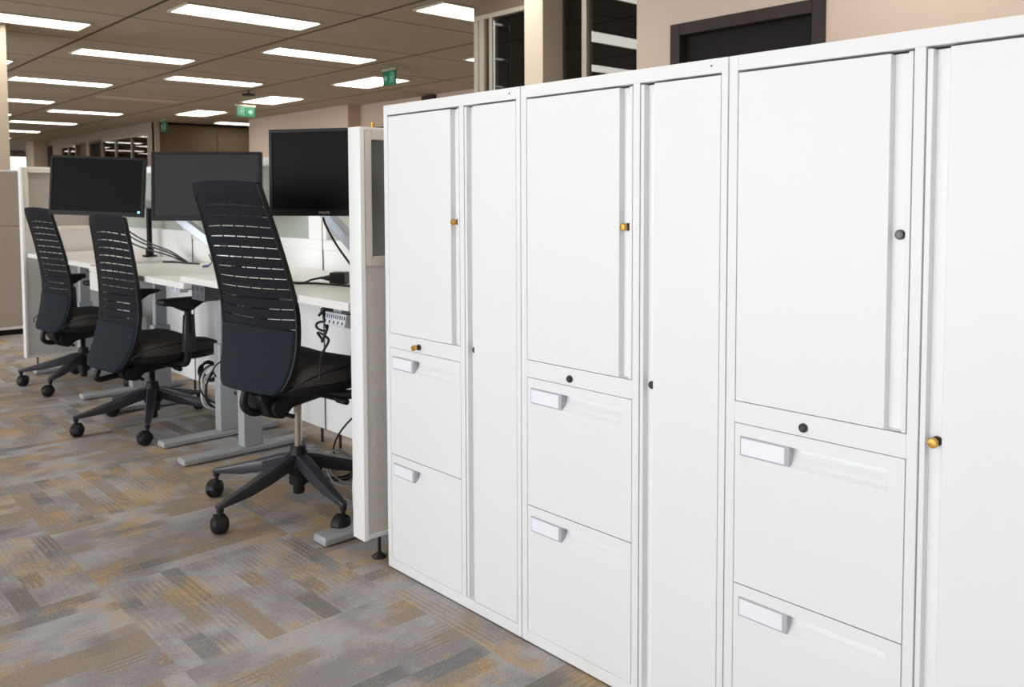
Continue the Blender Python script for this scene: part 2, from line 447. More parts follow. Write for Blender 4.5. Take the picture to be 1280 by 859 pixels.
# glazed offices along the far right
gx = 6.52
wf = MB()
wf.box((gx, 17.77, 2.5), (gx+.1, 26.2, H))
wf.box((gx, 17.77, 0), (gx+.1, 18.13, 2.5))
wf.box((gx, 21.9, 0), (gx+.1, 22.2, 2.5)); wf.box((gx, 22.96, 0), (gx+.1, 23.0, 2.5)); wf.box((gx, 24.23, 0), (gx+.1, 25.0, 2.5))
struct(wf.build('wall_offices', M['wall_grey']))
struct(box('column_far', (gx-.35, 25.4, 0), (gx+.1, 26.19, H), M['column']))
struct(box('trim_far', (gx-.02, 25.02, 0), (gx+.1, 25.38, 2.55), M['door']))
for i, (a, b, mm) in enumerate(((18.13, 21.04, (19.1, 20.1)), (23.0, 24.23, (23.6,)))):
    gg = sempty('window_far_office_%d' % (i+1), (gx, a, 0)); f = MB(); L = b-a
    f.box((0, 0, 0), (.06, L, .9)); f.box((0, 0, 2.45), (.06, L, 2.5))
    for q in (a, b-.05)+mm: f.box((0, q-a, .9), (.06, q-a+.05, 2.45))
    f.build('window_frame', M['frame'], gg); MB().box((.026, 0, .9), (.034, L, 2.45)).build('window_pane', M['glass'], gg)
opening_door('door_2', gx, 21.04, 21.9, 2.5, M['doordark'], M['header'], fw=.05)
opening_door('door_3', gx, 22.2, 22.96, 2.5, M['woodwall'], M['header'], fw=.05)
# column beyond the far partition, at the left edge of the view
struct(box('column_left', (1.30, 8.75, 0), (1.936, 9.35, H), M['column'], bevel=.004))

# ------------------------------------------------------------------ ceiling lights
def light_fixture(x, y, sx, sy, lit, label, group):
    t = thing('ceiling_light', label, 'ceiling light', (x, y, H), 0, group)
    f = MB(); e = .018
    for a, b in (((-sx/2, -sy/2), (sx/2, -sy/2+e)), ((-sx/2, sy/2-e), (sx/2, sy/2)), ((-sx/2, -sy/2+e), (-sx/2+e, sy/2-e)), ((sx/2-e, -sy/2+e), (sx/2, sy/2-e))):
        f.box((*a, -.014), (*b, -.0005))
    f.build('frame', M['fixture'], t)
    MB().box((-sx/2+e, -sy/2+e, -.008), (sx/2-e, sy/2-e, -.001)).build('diffuser', M['ledpanel'] if lit else M['offpanel'], t)
    return t
G = 'rectangular ceiling lights in rows'
where = {}
def add_bay(xc, ys, nm, lits=()):
    for i, yy in enumerate(ys):
        lit = i not in lits
        light_fixture(xc, yy, 1.22, .42, lit, nm(i) if lit else 'unlit rectangular ceiling light between the lit rows of the middle bay', G)
ordn = ['nearest', 'second nearest', 'third nearest', 'fourth', 'fifth', 'sixth', 'seventh', 'eighth', 'ninth', 'tenth', 'farthest']
def rank(k, first):
    return ordn[k-first] if k >= first else None
def nm_(row, first):
    return lambda i: ('lit ceiling light, %s one in %s' % (rank(i, first), row)) if rank(i, first) else 'ceiling light of %s nearer than the photo shows' % row
add_bay(.40, [1.605+2.74*k for k in range(-1, 11)], lambda i: 'lit ceiling light over the window aisle, hidden left of the cream column')
add_bay(1.905, [.235+2.74*k for k in range(0, 12)], nm_('the leftmost row beside the cream column', 3))
add_bay(3.415, [-1.135+2.74*k for k in range(0, 12)], nm_('the row between first and second ceiling seams', 3))
add_bay(4.915, [5.715+2.74*k for k in range(0, 10)], nm_('the row between second and third ceiling seams', 0), lits=(3,))
for i, yy in enumerate((7.1, 9.95, 12.75, 15.5)):
    light_fixture(6.53, yy, .58, 1.08, True, ['wide ceiling light peeking out beside the glass front frame', 'wide ceiling light behind the nearer green exit sign', 'wide ceiling light just above the middle exit sign', 'wide ceiling light between the middle and far exit signs'][i], 'wide ceiling lights over the back corridor')
light_fixture(8.2, 17.1, 1.22, .42, True, 'ceiling light in front of the dark brown panelled wall', G) if False else None
light_fixture(7.25+.9, 17.15, 1.22, .42, True, 'lit ceiling light right in front of the dark brown wall', G)

# dark ceiling sensor
t = thing('ceiling_sensor', 'small dark sensor hanging from the ceiling left of the middle light', 'sensor', (5.72, 11.9, H))
MB().cyl((0, 0, -.0005), (0, 0, -.04), .012).build('stem', M['bezel'], t)
MB().lathe([(.02, -.075), (.09, -.07), (.10, -.05), (.05, -.04)], (0, 0, 0)).build('head', M['bezel'], t, smooth=True)

# exit signs
def exit_sign(x, y, z, w, h, axis, label, flip=False):
    t = thing('exit_sign', label, 'exit sign', (x, y, z), 0 if axis == 'x' else -PI/2, 'green exit signs hanging from the ceiling')
    MB().box((-w/2, -.012, -h/2), (w/2, .012, h/2)).build('panel', M['green'], t, bevel=.003)
    MB().box((-w/2-.02, -.016, h/2), (w/2+.02, .016, h/2+.03)).build('housing', M['signgrey'], t)
    if H-z-h/2-.03 > .01: MB().cyl((0, 0, h/2+.03), (0, 0, H-z-.0005), .008).build('stem', M['signgrey'], t)
    for s_ in (-1,):
        yy = -.0135
        k = -1 if flip else 1
        # arrow half
        ax = .24*w*k
        pts = [(-.10, -.14), (.02, -.14), (.02, -.30), (.20, 0), (.02, .30), (.02, .14), (-.10, .14)]
        a = MB(); a.prism([(ax+k*px*w*.8, pz*h*.9) for px, pz in pts], yy, yy+.003, 'y'); a.build('arrow', M['signwhite'], t)
        # running figure in a doorway
        fx = -.25*w*k
        d = MB()
        d.box((fx-.16*w, yy, -.38*h), (fx-.13*w, yy+.003, .38*h)); d.box((fx+.13*w, yy, -.38*h), (fx+.16*w, yy+.003, .38*h)); d.box((fx-.16*w, yy, .34*h), (fx+.16*w, yy+.003, .38*h))
        d.box((fx-.05*w, yy, -.08*h), (fx+.05*w, yy+.003, .14*h)); d.cyl((fx+.02*w, yy, .22*h), (fx+.02*w, yy+.003, .22*h), .035*w*1.2, seg=12)
        for (p, q) in (((-.02, -.06), (-.10, -.30)), ((.02, -.06), (.06, -.18)), ((.06, -.18), (.04, -.32)), ((.0, .12), (-.10, .0)), ((.0, .12), (.11, .04))):
            v = Vector((q[0]*w-p[0]*w, 0, q[1]*h-p[1]*h)); nrm = Vector((-v.z, 0, v.x)).normalized()*.016*w*1.6
            a1 = Vector((fx+p[0]*w, yy, p[1]*h)); b1 = Vector((fx+q[0]*w, yy, q[1]*h))
            d.ring_loft([[a1-nrm, a1+nrm, a1+nrm+Vector((0, .003, 0)), a1-nrm+Vector((0, .003, 0))], [b1-nrm, b1+nrm, b1+nrm+Vector((0, .003, 0)), b1-nrm+Vector((0, .003, 0))]])
        d.build('pictogram', M['signwhite'], t)
    return t
exit_sign(5.86, 8.53, 2.544, .25, .168, 'y', 'green exit sign with arrow in front of the bright wide ceiling light', flip=True)
exit_sign(6.33, 13.3, 2.54, .317, .165, 'x', 'green exit sign with arrow above the dark brown wall, middle one', flip=False)
exit_sign(6.38, 16.9, 2.54, .26, .20, 'y', 'small far exit sign above the left end of the dark brown wall', flip=True)

# ------------------------------------------------------------------ storage towers
XF = 1.488                         # front plane
UW, UH, UD = .606, 1.418, .60
Z = dict(dr2=.034, dr1=.361, rail0=.689, rail1=.732, top=1.388)
def lock(parent, xf, s, z, key, name='lock', ang=.5, half=False):
    """lock cylinder standing on the face at depth xf; s across (right = -Y)"""
    m = MB(); m.lathe([(.0088, 0), (.0088, .004), (.0070, .0065), (.0035, .0066)], (xf, -s, z), (-1, 0, 0), 24)
    o = m.build(name, M['lock'], parent, smooth=True); o['label'] = 'black round lock'
    f = MB(); f.lathe([(.0046, .0064), (.0046, .0074)], (xf, -s, z), (-1, 0, 0), 16); f.box((xf-.0078, -s-.0008, z-.003), (xf-.0073, -s+.0008, z+.003))
    f.build('lock_face', M['lockface'], o, smooth=True)
    if key:
        k = MB()
        k.box((xf-.0175, -s-.0012, z-.0028), (xf-.007, -s+.0012, z+.0028))
        k.lathe([(.0040, .0125), (.0078, .0135), (.0088, .0160), (.0088, .0215), (.0072, .0245), (.0030, .0250)], (xf, -s, z), (-1, 0, 0), 18)
        k.build('key', M['brass'], o, smooth=True)['label'] = 'brass key left in the lock'
    return o
def tower(y_left, label, locks):
    t = thing('storage_tower', label, 'cabinet', (XF, y_left, 0), 0, 'white storage towers in a row')
    e = .0012
    # local: x into the cabinet, y negative to the right
    c = MB()
    c.box((0, -e, .004), (UD, -.0215, UH))                       # left side
    c.box((0, -.5895, .004), (UD, -UW+e, UH))                     # right side
    c.box((0, -.3625, .034), (.50, -.3815, Z['top']))             # divider
    c.box((0, -.0215, Z['top']), (UD, -.5895, UH))                # top rail and top
    c.box((0, -.0215, .004), (UD, -.5895, .034))                  # base rail
    c.box((0, -.0215, Z['rail0']), (.50, -.3625, Z['rail1']))     # lock rail
    c.box((UD-.01, -.0215, .034), (UD, -.5895, Z['top']))         # back
    case = c.build('case', M['white'], t, bevel=.0012)
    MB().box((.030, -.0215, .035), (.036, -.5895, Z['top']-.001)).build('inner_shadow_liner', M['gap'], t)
    MB().cyl((-.0004, -.5655, 1.404), (.002, -.5655, 1.404), .0024, seg=12).build('rivet', M['lockface'], t)
    ft = MB()
    for yy in (-.05, -.55):
        for xx in (.06, .54): ft.cyl((xx, yy, 0), (xx, yy, .006), .018)
    ft.build('levelling_feet', M['lock'], t)
    g = .0028; D = .0165
    # upper door: face, pull channel, flange
    def door_pull(name, s0, s1, c0, c1, z0, z1, chan_left):
        d = MB()
        segs = [(s0, c0), (c1, s1)]
        for a, b in segs: d.box((.0005, -a, z0), (.020, -b, z1))
        d.box((D, -c0, z0), (.020, -c1, z1))
        # little closing lips of the channel at both ends
        d.box((.004, -c0, z0), (D, -c1, z0+.0015))
        return d.build(name, M['white'], t, bevel=.0010)
    ud = door_pull('door', .0215+g*.6, .3625-g*.7, .3235, .3530, Z['rail1']+g*.5, Z['top']-g*1.6, False); ud['label'] = 'upper box door with pull channel at its right edge'
    wd = door_pull('door', .3815+g, .5895-g*.5, .3935, .4205, .034+g*.5, Z['top']-g*1.6, True); wd['label'] = 'tall narrow wardrobe door with pull channel at its left edge'
    lock(ud, D, .3385, locks['door'][0], locks['door'][1], ang=.6)
    lock(wd, D, .4075, locks['ward'][0], locks['ward'][1], ang=-.4)
    lock(case, 0, locks['rail'][2], locks['rail'][0], locks['rail'][1], ang=1.2)
    for z0, z1 in ((Z['dr2'], Z['dr1']), (Z['dr1'], Z['rail0'])):
        a, b = .0215+g*.5, .3625-g*.6; lo, hi = z0+g*.4, z1-g*.4
        sl, sr, zt, zb = .0345, .3345, z1-.0255, z1-.0255-.040
        d = MB(); x = .0008; xb = .025
        d.box((x, -a, lo), (xb, -sl, hi)); d.box((x, -sr, lo), (xb, -b, hi))
        d.box((x, -sl, zt), (xb, -sr, hi)); d.box((x, -sl, lo), (xb, -sr, zb))
        # scooped recess: deep under the top edge, running out to the face below
        n_ = 6; pr = [(x+.0215*math.sin(PI/2*(1-i/n_))**.7 if i < n_ else x, zt-(zt-zb)*i/n_) for i in range(n_+1)]
        poly = pr+[(xb, zb), (xb, zt)]
        d.ring_loft([[Vector((px, -sl, pz)) for px, pz in poly], [Vector((px, -sr, pz)) for px, pz in poly]])
        dr = d.build('drawer', M['white'], t, bevel=0)
        # label holder in the left end of the recess
        h = MB(); ly0, ly1 = sl+.0008, sl+.1085
        h.box((x-.0012, -ly0, zb+.001), (x+.013, -ly1, zt-.0006))
        lh = h.build('label_holder', M['clear'], dr, bevel=.0006); lh['label'] = 'clear grey plastic label holder'
        MB().box((x-.0018, -ly0-.0026, zb+.0040), (x-.0010, -ly1+.0100, zt-.0040)).build('label_card', M['card'], lh)
    return t
YU = (2.2025, 1.5965, .9905)
tower(YU[0], 'white steel storage tower nearest the desks, with two brass keys', dict(door=(1.074, True), rail=(.7065, True, .172), ward=(.727, False)))
tower(YU[1], 'middle white steel storage tower, brass key in its upper door only', dict(door=(1.074, True), rail=(.7065, False, .172), ward=(.727, False)))
tower(YU[2], 'white steel storage tower nearest the camera, brass key in the narrow door', dict(door=(1.074, False), rail=(.7065, False, .172), ward=(.727, True)))

# ------------------------------------------------------------------ workstation panels
def end_panel(y, xn, length, label, fab, fr, zt=1.357):
    """panel whose broad face looks to -Y and whose narrow white edge faces the aisle (-X)"""
    t = thing('end_panel', label, 'office partition', (xn, y, 0), 0, 'workstation end panels')
    T = .066; z0 = .078
    e = MB(); pts = [(.016, 0), (.001, 0), (0, .002), (0, T-.002), (.001, T), (.016, T)]
    e.prism(pts, z0, zt); e.build('edge_trim', M['trimwhite'], t, bevel=.0012)
    MB().box((.016, .004, z0), (length, T-.004, z0+.014)).build('bottom_rail', M['trimwhite'], t, bevel=.002); MB().box((.016, .004, zt-.010), (length, T-.004, zt)).build('top_rail', M['trimwhite'], t, bevel=.002)
    zw = .931
    MB().box((.0165, .008, z0+.014), (length, T-.008, zw)).build('fabric_panel', fab, t)
    f = MB(); f.box((.018, .004, zw), (.046, T-.004, zt-.010)); f.box((length-.046, .004, zw), (length, T-.004, zt-.010))
    f.box((.046, .004, zw), (length-.046, T-.004, zw+.030)); f.box((.046, .004, zt-.038), (length-.046, T-.004, zt-.010))
    f.build('window_frame', M['cream'], t, bevel=.003)
    MB().box((.046, .028, zw+.030), (length-.046, .036, zt-.038)).build('glass', fr, t)
    for xx in (.075, length-.08):
        g = MB(); g.cyl((xx, T/2, .012), (xx, T/2, z0), .0055); g.lathe([(.024, 0), (.024, .004), (.012, .012), (.006, .016)], (xx, T/2, 0))
        g.build('glide_foot', M['lock'], t, smooth=True)
    return t
p1 = end_panel(2.250, 1.434, .60, 'grey fabric end panel with frosted window beside the storage towers', M['fabric'], M['frost_taupe'])
m = MB(); m.cyl((1.503, 2.283, 1.357), (1.503, 2.283, 1.376), .004)
for k in range(4): m.cyl((1.503, 2.283, 1.359+.004*k), (1.503, 2.283, 1.361+.004*k), .0052)
tag(m.build('panel_bolt', M['brass'], smooth=True), 'small brass bolt standing on top of the near end panel', 'bolt')
p2 = end_panel(6.43, 1.478, .60, 'grey fabric end panel at the far end of the desks', M['fabric'], M['frost_beige'])

def spine(ya, yb, label, fab):
    t = thing('desk_screen', label, 'office partition', (2.02, ya, 0), 0, 'screens behind the desks'); L = yb-ya; T = .06; zt = 1.345; z0 = .078
    MB().box((.004, .001, z0), (T-.004, L-.001, .905)).build('fabric_panel', fab, t, bevel=.002)
    f = MB(); e = .001
    f.box((0, e, .905), (T, L-e, .952)); f.box((0, e, zt-.040), (T, L-e, zt)); f.box((0, e, .952), (T, .125, zt-.04)); f.box((0, L-.036, .952), (T, L-e, zt-.04))
    f.build('window_frame', M['trimwhite'], t, bevel=.003)
    MB().box((.025, .125, .952), (.033, L-.036, zt-.04)).build('glass', M['frost'], t)
    MB().box((-.002, L-.0042, z0), (.002, L-.0005, zt-.001)).build('seam_strip', M['lockface'], t)
    g = MB()
    for yy in (.08, L-.08): g.cyl((T/2, yy, 0), (T/2, yy, z0), .007)
    g.build('glide_foot', M['lock'], t)
    return t
spine(2.318, 3.490, 'pale screen with frosted glass behind the nearest desk', M['fabric_light'])
spine(3.490, 4.965, 'pale screen with frosted glass behind the middle desk', M['fabric_light'])
spine(4.965, 6.428, 'grey screen with frosted glass behind the farthest desk', M['fabric_light'])

# far partition left
t = thing('cubicle_partition', 'tall taupe fabric partition at the far left, in front of the column', 'office partition', (.6, 8.2, 0))
MB().box((0, 0, .07), (1.40, .07, .918)).build('fabric_panel', M['fabric_taupe'], t, bevel=.004)
MB().box((0, 0, .922), (1.40, .07, 1.372)).build('fabric_panel', M['fabric_taupe'], t, bevel=.004)
MB().box((0, -.004, 1.372), (1.40, .074, 1.388)).build('top_cap', M['trimwhite'], t, bevel=.003)
MB().box((0, -.004, .048), (1.40, .074, .07)).build('base_rail', M['trimwhite'], t, bevel=.003)
MB().box((.01, .012, 0), (1.39, .058, .048)).build('plinth', M['bezel'], t)

# ------------------------------------------------------------------ desks
def desk(xf, ya, yb, z, foot_y, label):
    depth = 2.014-xf
    t = thing('desk', label, 'desk', (xf, ya, 0), 0, 'white height adjustable desks'); L = yb-ya; th = .027
    MB().box((0, 0, z-th), (depth, L, z)).build('tabletop', M['lamin'], t, bevel=.0025)
    fr = MB(); fr.box((.35, foot_y[0]+.01, z-th-.035), (.38, foot_y[1]+.05, z-th)); fr.box((.42, foot_y[0]+.01, z-th-.035), (.46, foot_y[1]+.05, z-th))
    for fy in foot_y: fr.box((.06, fy+.01, z-th-.03), (.53, fy+.06, z-th-.002))
    fr.build('under_frame', M['silver'], t, bevel=.002)
    for fy in foot_y:
        lg = MB(); w = .075
        xs = .01
        lg.box((xs-.03, fy, .004), (xs+.55, fy+w, .032)); ft = lg.build('leg_foot', M['silver'], t, bevel=.008, seg=3)
        c = MB(); c.box((.255, fy+.006, .032), (.345, fy+w-.006, .45)); c.build('leg', M['silver'], t, bevel=.004)
        c = MB(); c.box((.268, fy+.016, .45), (.332, fy+w-.016, z-th-.03)); c.build('leg_riser', M['silver'], t, bevel=.003)
        MB().cyl((.06, fy+w/2, 0), (.06, fy+w/2, .005), .02).cyl((.48, fy+w/2, 0), (.48, fy+w/2, .005), .02).build('glide', M['lock'], t)
    return t
d1 = desk(1.432, 2.325, 3.655, .815, (.130, 1.288), 'white desk nearest the storage towers, behind the first chair')
d2 = desk(1.468, 3.715, 5.010, .777, (.225, 1.06), 'middle white desk, a little lower than its neighbours')
d3 = desk(1.497, 5.080, 6.400, .785, (.143, 1.13), 'farthest white desk beside the far end panel')

# under-desk electrics
def socket_box(x, y, z, sx, sy, sz, label, bodymat, slotmat, n_, rot=(0, 0, 0), name='power_strip', cat='power strip'):
    t = thing(name, label, cat, (x, y, z)); t.rotation_euler = rot
    MB().box((0, 0, 0), (sx, sy, sz)).build('body', bodymat, t, bevel=.003)
    for i in range(n_):
        yy = sy*(i+.5)/n_
        s = MB(); s.box((-.0012, yy-.009, sz*.55), (.001, yy-.005, sz*.85)); s.box((-.0012, yy+.005, sz*.55), (.001, yy+.009, sz*.85)); s.box((-.0012, yy-.003, sz*.15), (.001, yy+.003, sz*.38))
        s.build('socket', slotmat, t)
    return t
socket_box(1.455, 2.39, .728, .045, .13, .042, 'pale grey power strip hung under the nearest desk', M['pale_box'], M['lock'], 5, (0, .25, 0))
socket_box(1.465, 3.49, .716, .07, .13, .070, 'dark grey control box under the far end of the nearest desk', M['grey_box'], M['lock'], 3, name='control_box', cat='control box')
t = socket_box(1.50, 3.84, .722, .04, .10, .024, 'small pale box with blue label under the middle desk', M['pale_box'], M['bluelabel'], 2, name='label_box', cat='control box')
t = socket_box(1.515, 5.14, .70, .05, .09, .055, 'dark grey control box under the farthest desk', M['grey_box'], M['lock'], 3, name='control_box', cat='control box')
# white drawer box below the far end of the middle desk
t = thing('pencil_drawer', 'white drawer box under the far end of the middle desk', 'drawer', (1.475, 4.84, .65))
MB().box((0, 0, 0), (.30, .16, .099)).build('body', M['lamin'], t, bevel=.002)
MB().box((-.008, .0, .002), (-.0005, .16, .097)).build('drawer_front', M['lamin'], t, bevel=.002)

# black cable tray below nearest desk
t = thing('cable_tray', 'black cable tray under the back of the nearest desk', 'cable tray', (1.93, 2.42, .28))

# ------------------------------------------------------------------ office chairs
def chair(center, face_az, seat_z, recline, base_deg, label, cylmat, back_drop=0., back_shift=0.):
    """local +x is the direction the sitter faces"""
    az = math.radians(face_az)                     # from +Y toward +X
    rz = PI/2-az
    t = thing('office_chair', label, 'office chair', (center[0], center[1], 0), rz, 'black high back office chairs at the desks')
    brot = math.radians(base_deg)-rz
    # star base
    hub = MB(); hub.lathe([(.030, .115), (.040, .125), (.046, .15), (.043, .185), (.030, .205), (.028, .225)], (0, 0, 0))
    hub.lathe([(.019, .046), (.021, .050), (.021, .082), (.035, .084), (.035, .15)], (0, 0, 0))
    hub.build('base_hub', M['plastic'], t, smooth=True)
    for k in range(5):
        a = brot+k*2*PI/5; ca, sa = math.cos(a), math.sin(a)
        R = lambda r, s, z: Vector((ca*r-sa*s, sa*r+ca*s, z))
        lg = MB(); rings = []
        for r, hw, zt, zb in ((.02, .024, .198, .148), (.07, .024, .190, .138), (.14, .022, .168, .118), (.23, .019, .142, .100), (.31, .016, .120, .094), (.353, .014, .110, .092), (.366, .010, .106, .094)):
            rings.append([R(r, -hw*.75, zt), R(r, hw*.75, zt), R(r, hw, zt-.008), R(r, hw*.8, zb), R(r, -hw*.8, zb), R(r, -hw, zt-.008)])
        lg.ring_loft(rings); leg = lg.build('base_leg', M['plastic_sheen'], t, bevel=.002)
        # caster: stem, hood and two wheels
        sw = a+1.1+.9*k
        cw, swn = math.cos(sw), math.sin(sw); ctr = R(.352, 0, 0)
        ax = Vector((-swn, cw, 0)); fw = Vector((cw, swn, 0)); wc = ctr-fw*.014+Vector((0, 0, .0335))
        c = MB(); c.cyl(ctr+Vector((0, 0, .06)), ctr+Vector((0, 0, .098)), .0075); c.cyl(ctr+Vector((0, 0, .080)), ctr+Vector((0, 0, .094)), .012)
        # hood: half shell over the wheels
        rr = []
        for i in range(9):
            th = -.25+ (PI+.1)*i/8
            d = fw*math.cos(th)+Vector((0, 0, 1))*math.sin(th)
            rr.append([wc+d*.0365-ax*.008, wc+d*.0350-ax*.017, wc+d*.0340-ax*.016, wc+d*.0350-ax*.007, wc+d*.0350+ax*.007, wc+d*.0340+ax*.016, wc+d*.0350+ax*.017, wc+d*.0365+ax*.008])
        c.ring_loft(rr)
        c.box((-.001, -.001, -.001), (.001, .001, .001), Matrix.Translation(wc))
        c.cyl(wc-ax*.005, wc+ax*.005, .028)
        cs = c.build('caster', M['plastic'], leg, smooth=True)
        for s in (-1, 1):
            w_ = MB(); w_.lathe([(.006, .031), (.016, .029), (.024, .0245), (.0295, .018), (.0328, .010), (.0334, .006), (.030, .004)], wc, ax*s, 24)
            w_.build('wheel', M['plastic'], leg, smooth=True)
    # gas cylinder
    MB().cyl((0, 0, .20), (0, 0, seat_z-.165), .0145).build('gas_cylinder', cylmat, t, smooth=True)
    # mechanism
    sz = seat_z
    mc = MB()
    mc.prism([(-.20, sz-.115), (-.165, sz-.185), (-.10, sz-.205), (-.06, sz-.17), (.10, sz-.155), (.15, sz-.12), (.15, sz-.10), (-.20, sz-.10)], -.055, .055, 'y')
    mc.build('tilt_mechanism', M['plastic'], t, bevel=.010, seg=3)
    mc = MB(); mc.cyl((-.13, -.075, sz-.155), (-.13, .075, sz-.155), .030); mc.cyl((-.09, -.09, sz-.19), (-.09, .02, sz-.19), .008); mc.cyl((.02, -.20, sz-.135), (.02, .0, sz-.13), .006)
    mc.cyl((.02, -.25, sz-.137), (.02, -.20, sz-.135), .011); mc.build('lever', M['plastic'], t, smooth=True)
    # seat: lofted cushion, waterfall front
    def outline(scale, z, front_drop=0., n_=28):
        ps = []
        for i in range(n_):
            th = 2*PI*i/n_; c_, s_ = math.cos(th), math.sin(th)
            px = math.copysign(abs(c_)**.55, c_)*.235*scale+.055
            py = math.copysign(abs(s_)**.55, s_)*.250*scale*(1-.06*max(0, -c_))
            zz = z - max(0, (px-.12))**2*front_drop + (abs(py)/.25)**3*.006
            ps.append(Vector((px, py, zz)))
        return ps
    MB().ring_loft([outline(.80, sz-.108), outline(.93, sz-.100), outline(.985, sz-.082), outline(1.0, sz-.070)]).build('seat_pan', M['plastic'], t, smooth=True)
    cu = MB(); cu.ring_loft([outline(.97, sz-.072), outline(1.015, sz-.062, .3), outline(1.03, sz-.040, .8), outline(1.01, sz-.018, 1.6), outline(.95, sz-.003, 2.0), outline(.84, sz+.001, 2.2), outline(.5, sz-.004, 2.0), outline(.15, sz-.006, 1)])
    st = cu.build('seat', M['seat'], t, smooth=True)
    # piping that sweeps along the flank of the cushion
    for s in (-1, 1):
        pts = [(-.20, s*.212, sz-.066), (-.19, s*.244, sz-.045), (-.14, s*.260, sz-.022), (-.05, s*.257, sz-.012), (.06, s*.250, sz-.008), (.17, s*.243, sz-.014), (.24, s*.215, sz-.030)]
        MB().tube(pts, .003).build('piping', M['plastic'], st, smooth=True)
    # backrest, built as a curved sheet and reclined about the seat rear
    HB = .725
    prof = [(0, -.040), (.06, -.020), (.13, -.004), (.22, 0), (.30, -.008), (.40, -.034), (.50, -.066), (.60, -.102), (.68, -.133), (HB, -.150)]
    wid = [(0, .150), (.03, .185), (.08, .202), (.16, .213), (.28, .216), (.42, .208), (.56, .199), (.70, .191), (HB, .186)]
    def lerp(tab, v):
        for (a, p), (b, q) in zip(tab, tab[1:]):
            if v <= b:
                k = (v-a)/(b-a); return p+(q-p)*k
        return tab[-1][1]
    def smooth_lerp(tab, v): return (lerp(tab, max(0, v-.02))+lerp(tab, v)+lerp(tab, min(HB, v+.02)))/3
    zb = sz-.090-back_drop; xb = -.185+back_shift
    cr, sr_ = math.cos(recline), math.sin(recline)
    def bp(u, v, off=0.):
        """u in -1..1 across, v height; off = thickness toward the sitter"""
        w_ = lerp(wid, v); x = smooth_lerp(prof, v)+.030*u*u-.006 + off
        return Vector((xb+x*cr-v*sr_, u*w_, zb+v*cr+x*sr_ + (.008*(1-u*u) if v > HB-.02 else 0)))
    def sheet(v0, v1, u0, u1, nu, nv, th, mb, curve=0.):
        F = []; 
        for side in (0, 1):
            g = []
            for j in range(nv+1):
                row = []
                for i in range(nu+1):
                    u = u0+(u1-u0)*i/nu; v = v0+(v1-v0)*j/nv + curve*(1-u*u)
                    row.append(mb.bm.verts.new(bp(u, min(max(v, 0), HB+.02), th*(side-.5))))
                g.append(row)
            F.append(g)
        a, b = F
        for j in range(nv):
            for i in range(nu):
                mb.bm.faces.new((a[j][i], a[j][i+1], a[j+1][i+1], a[j+1][i])); mb.bm.faces.new((b[j][i], b[j+1][i], b[j+1][i+1], b[j][i+1]))
        for i in range(nu):
            mb.bm.faces.new((a[0][i], b[0][i], b[0][i+1], a[0][i+1])); mb.bm.faces.new((a[nv][i], a[nv][i+1], b[nv][i+1], b[nv][i]))
        for j in range(nv):
            mb.bm.faces.new((a[j][0], a[j+1][0], b[j+1][0], b[j][0])); mb.bm.faces.new((a[j][nu], b[j][nu], b[j+1][nu], a[j+1][nu]))
    lo = MB(); sheet(.0, .225, -.97, .97, 16, 10, .034, lo, .004); back = lo.build('backrest', M['backcloth'], t, smooth=True, bevel=.008)
    back['label'] = 'padded lower back in blue black cloth'
    sl = MB(); v = .231; rows = []
    pitch = .0345
    while v+pitch < HB-.045:
        sheet(v, v+pitch-.0029, -.93, .93, 12, 1, .010, sl, .012*(v-.40)/.3); v += pitch
    mesh_top = v
    sheet(v, HB, -.97, .97, 14, 3, .020, sl, .0)
    sl.build('mesh_back', M['mesh'], t, smooth=False)['label'] = 'ribbed black mesh upper back'
    # web strands bridging the ribs on the sitter's side
    wb = MB()
    for u in (-.62, -.30, -.02, .40):
        pts = [bp(u+.02*math.sin(q*9), .22+(HB-.27)*q/14, .008) for q in range(15)]
        wb.tube(pts, .0026, 6, 2)
    wb.build('back_webbing', M['mesh'], t, smooth=True)
    fr = MB()
    for s in (-1, 1):
        ring = []
        nseg = 24
        for j in range(nseg+1):
            v_ = .02+(HB-.025)*j/nseg; p = bp(s*.965, v_, 0); q = bp(s*1.0, v_, 0)
            dx = Vector((.010, 0, 0)); dy = Vector((0, s*.008, 0))
            ring.append([p-dx, p-dx*.9+dy, p+dy*1.3, p+dx*.9+dy, p+dx, p-dy])
        fr.ring_loft(ring)
    fr.build('back_frame', M['plastic'], t, smooth=True)
    # J-shaped support carrying the back
    MB().tube([(-.12, 0, sz-.165), (-.19, 0, sz-.17), bp(0, 0)+Vector((-.004, 0, -.045)), bp(0, .035, .004)], .014, 10).build('back_support', M['plastic'], t, smooth=True)
    # armrests
    for s in (-1, 1):
        a = MB(); y_ = s*.275
        a.tube([(.03, s*.12, sz-.112), (.04, s*.20, sz-.118), (.045, s*.262, sz-.105), (.048, y_, sz-.05), (.050, s*.283, sz+.06), (.045, s*.283, sz+.17)], .017, 10)
        ar = a.build('armrest', M['plastic'], t, smooth=True)
        sl_ = MB(); sl_.prism([(.017, sz-.05), (.083, sz-.05), (.075, sz+.13), (.028, sz+.13)], min(s*.266, s*.298), max(s*.266, s*.298), 'y'); sl_.build('arm_post', M['plastic_sheen'], ar, bevel=.006)
        pd = MB(); rings = []
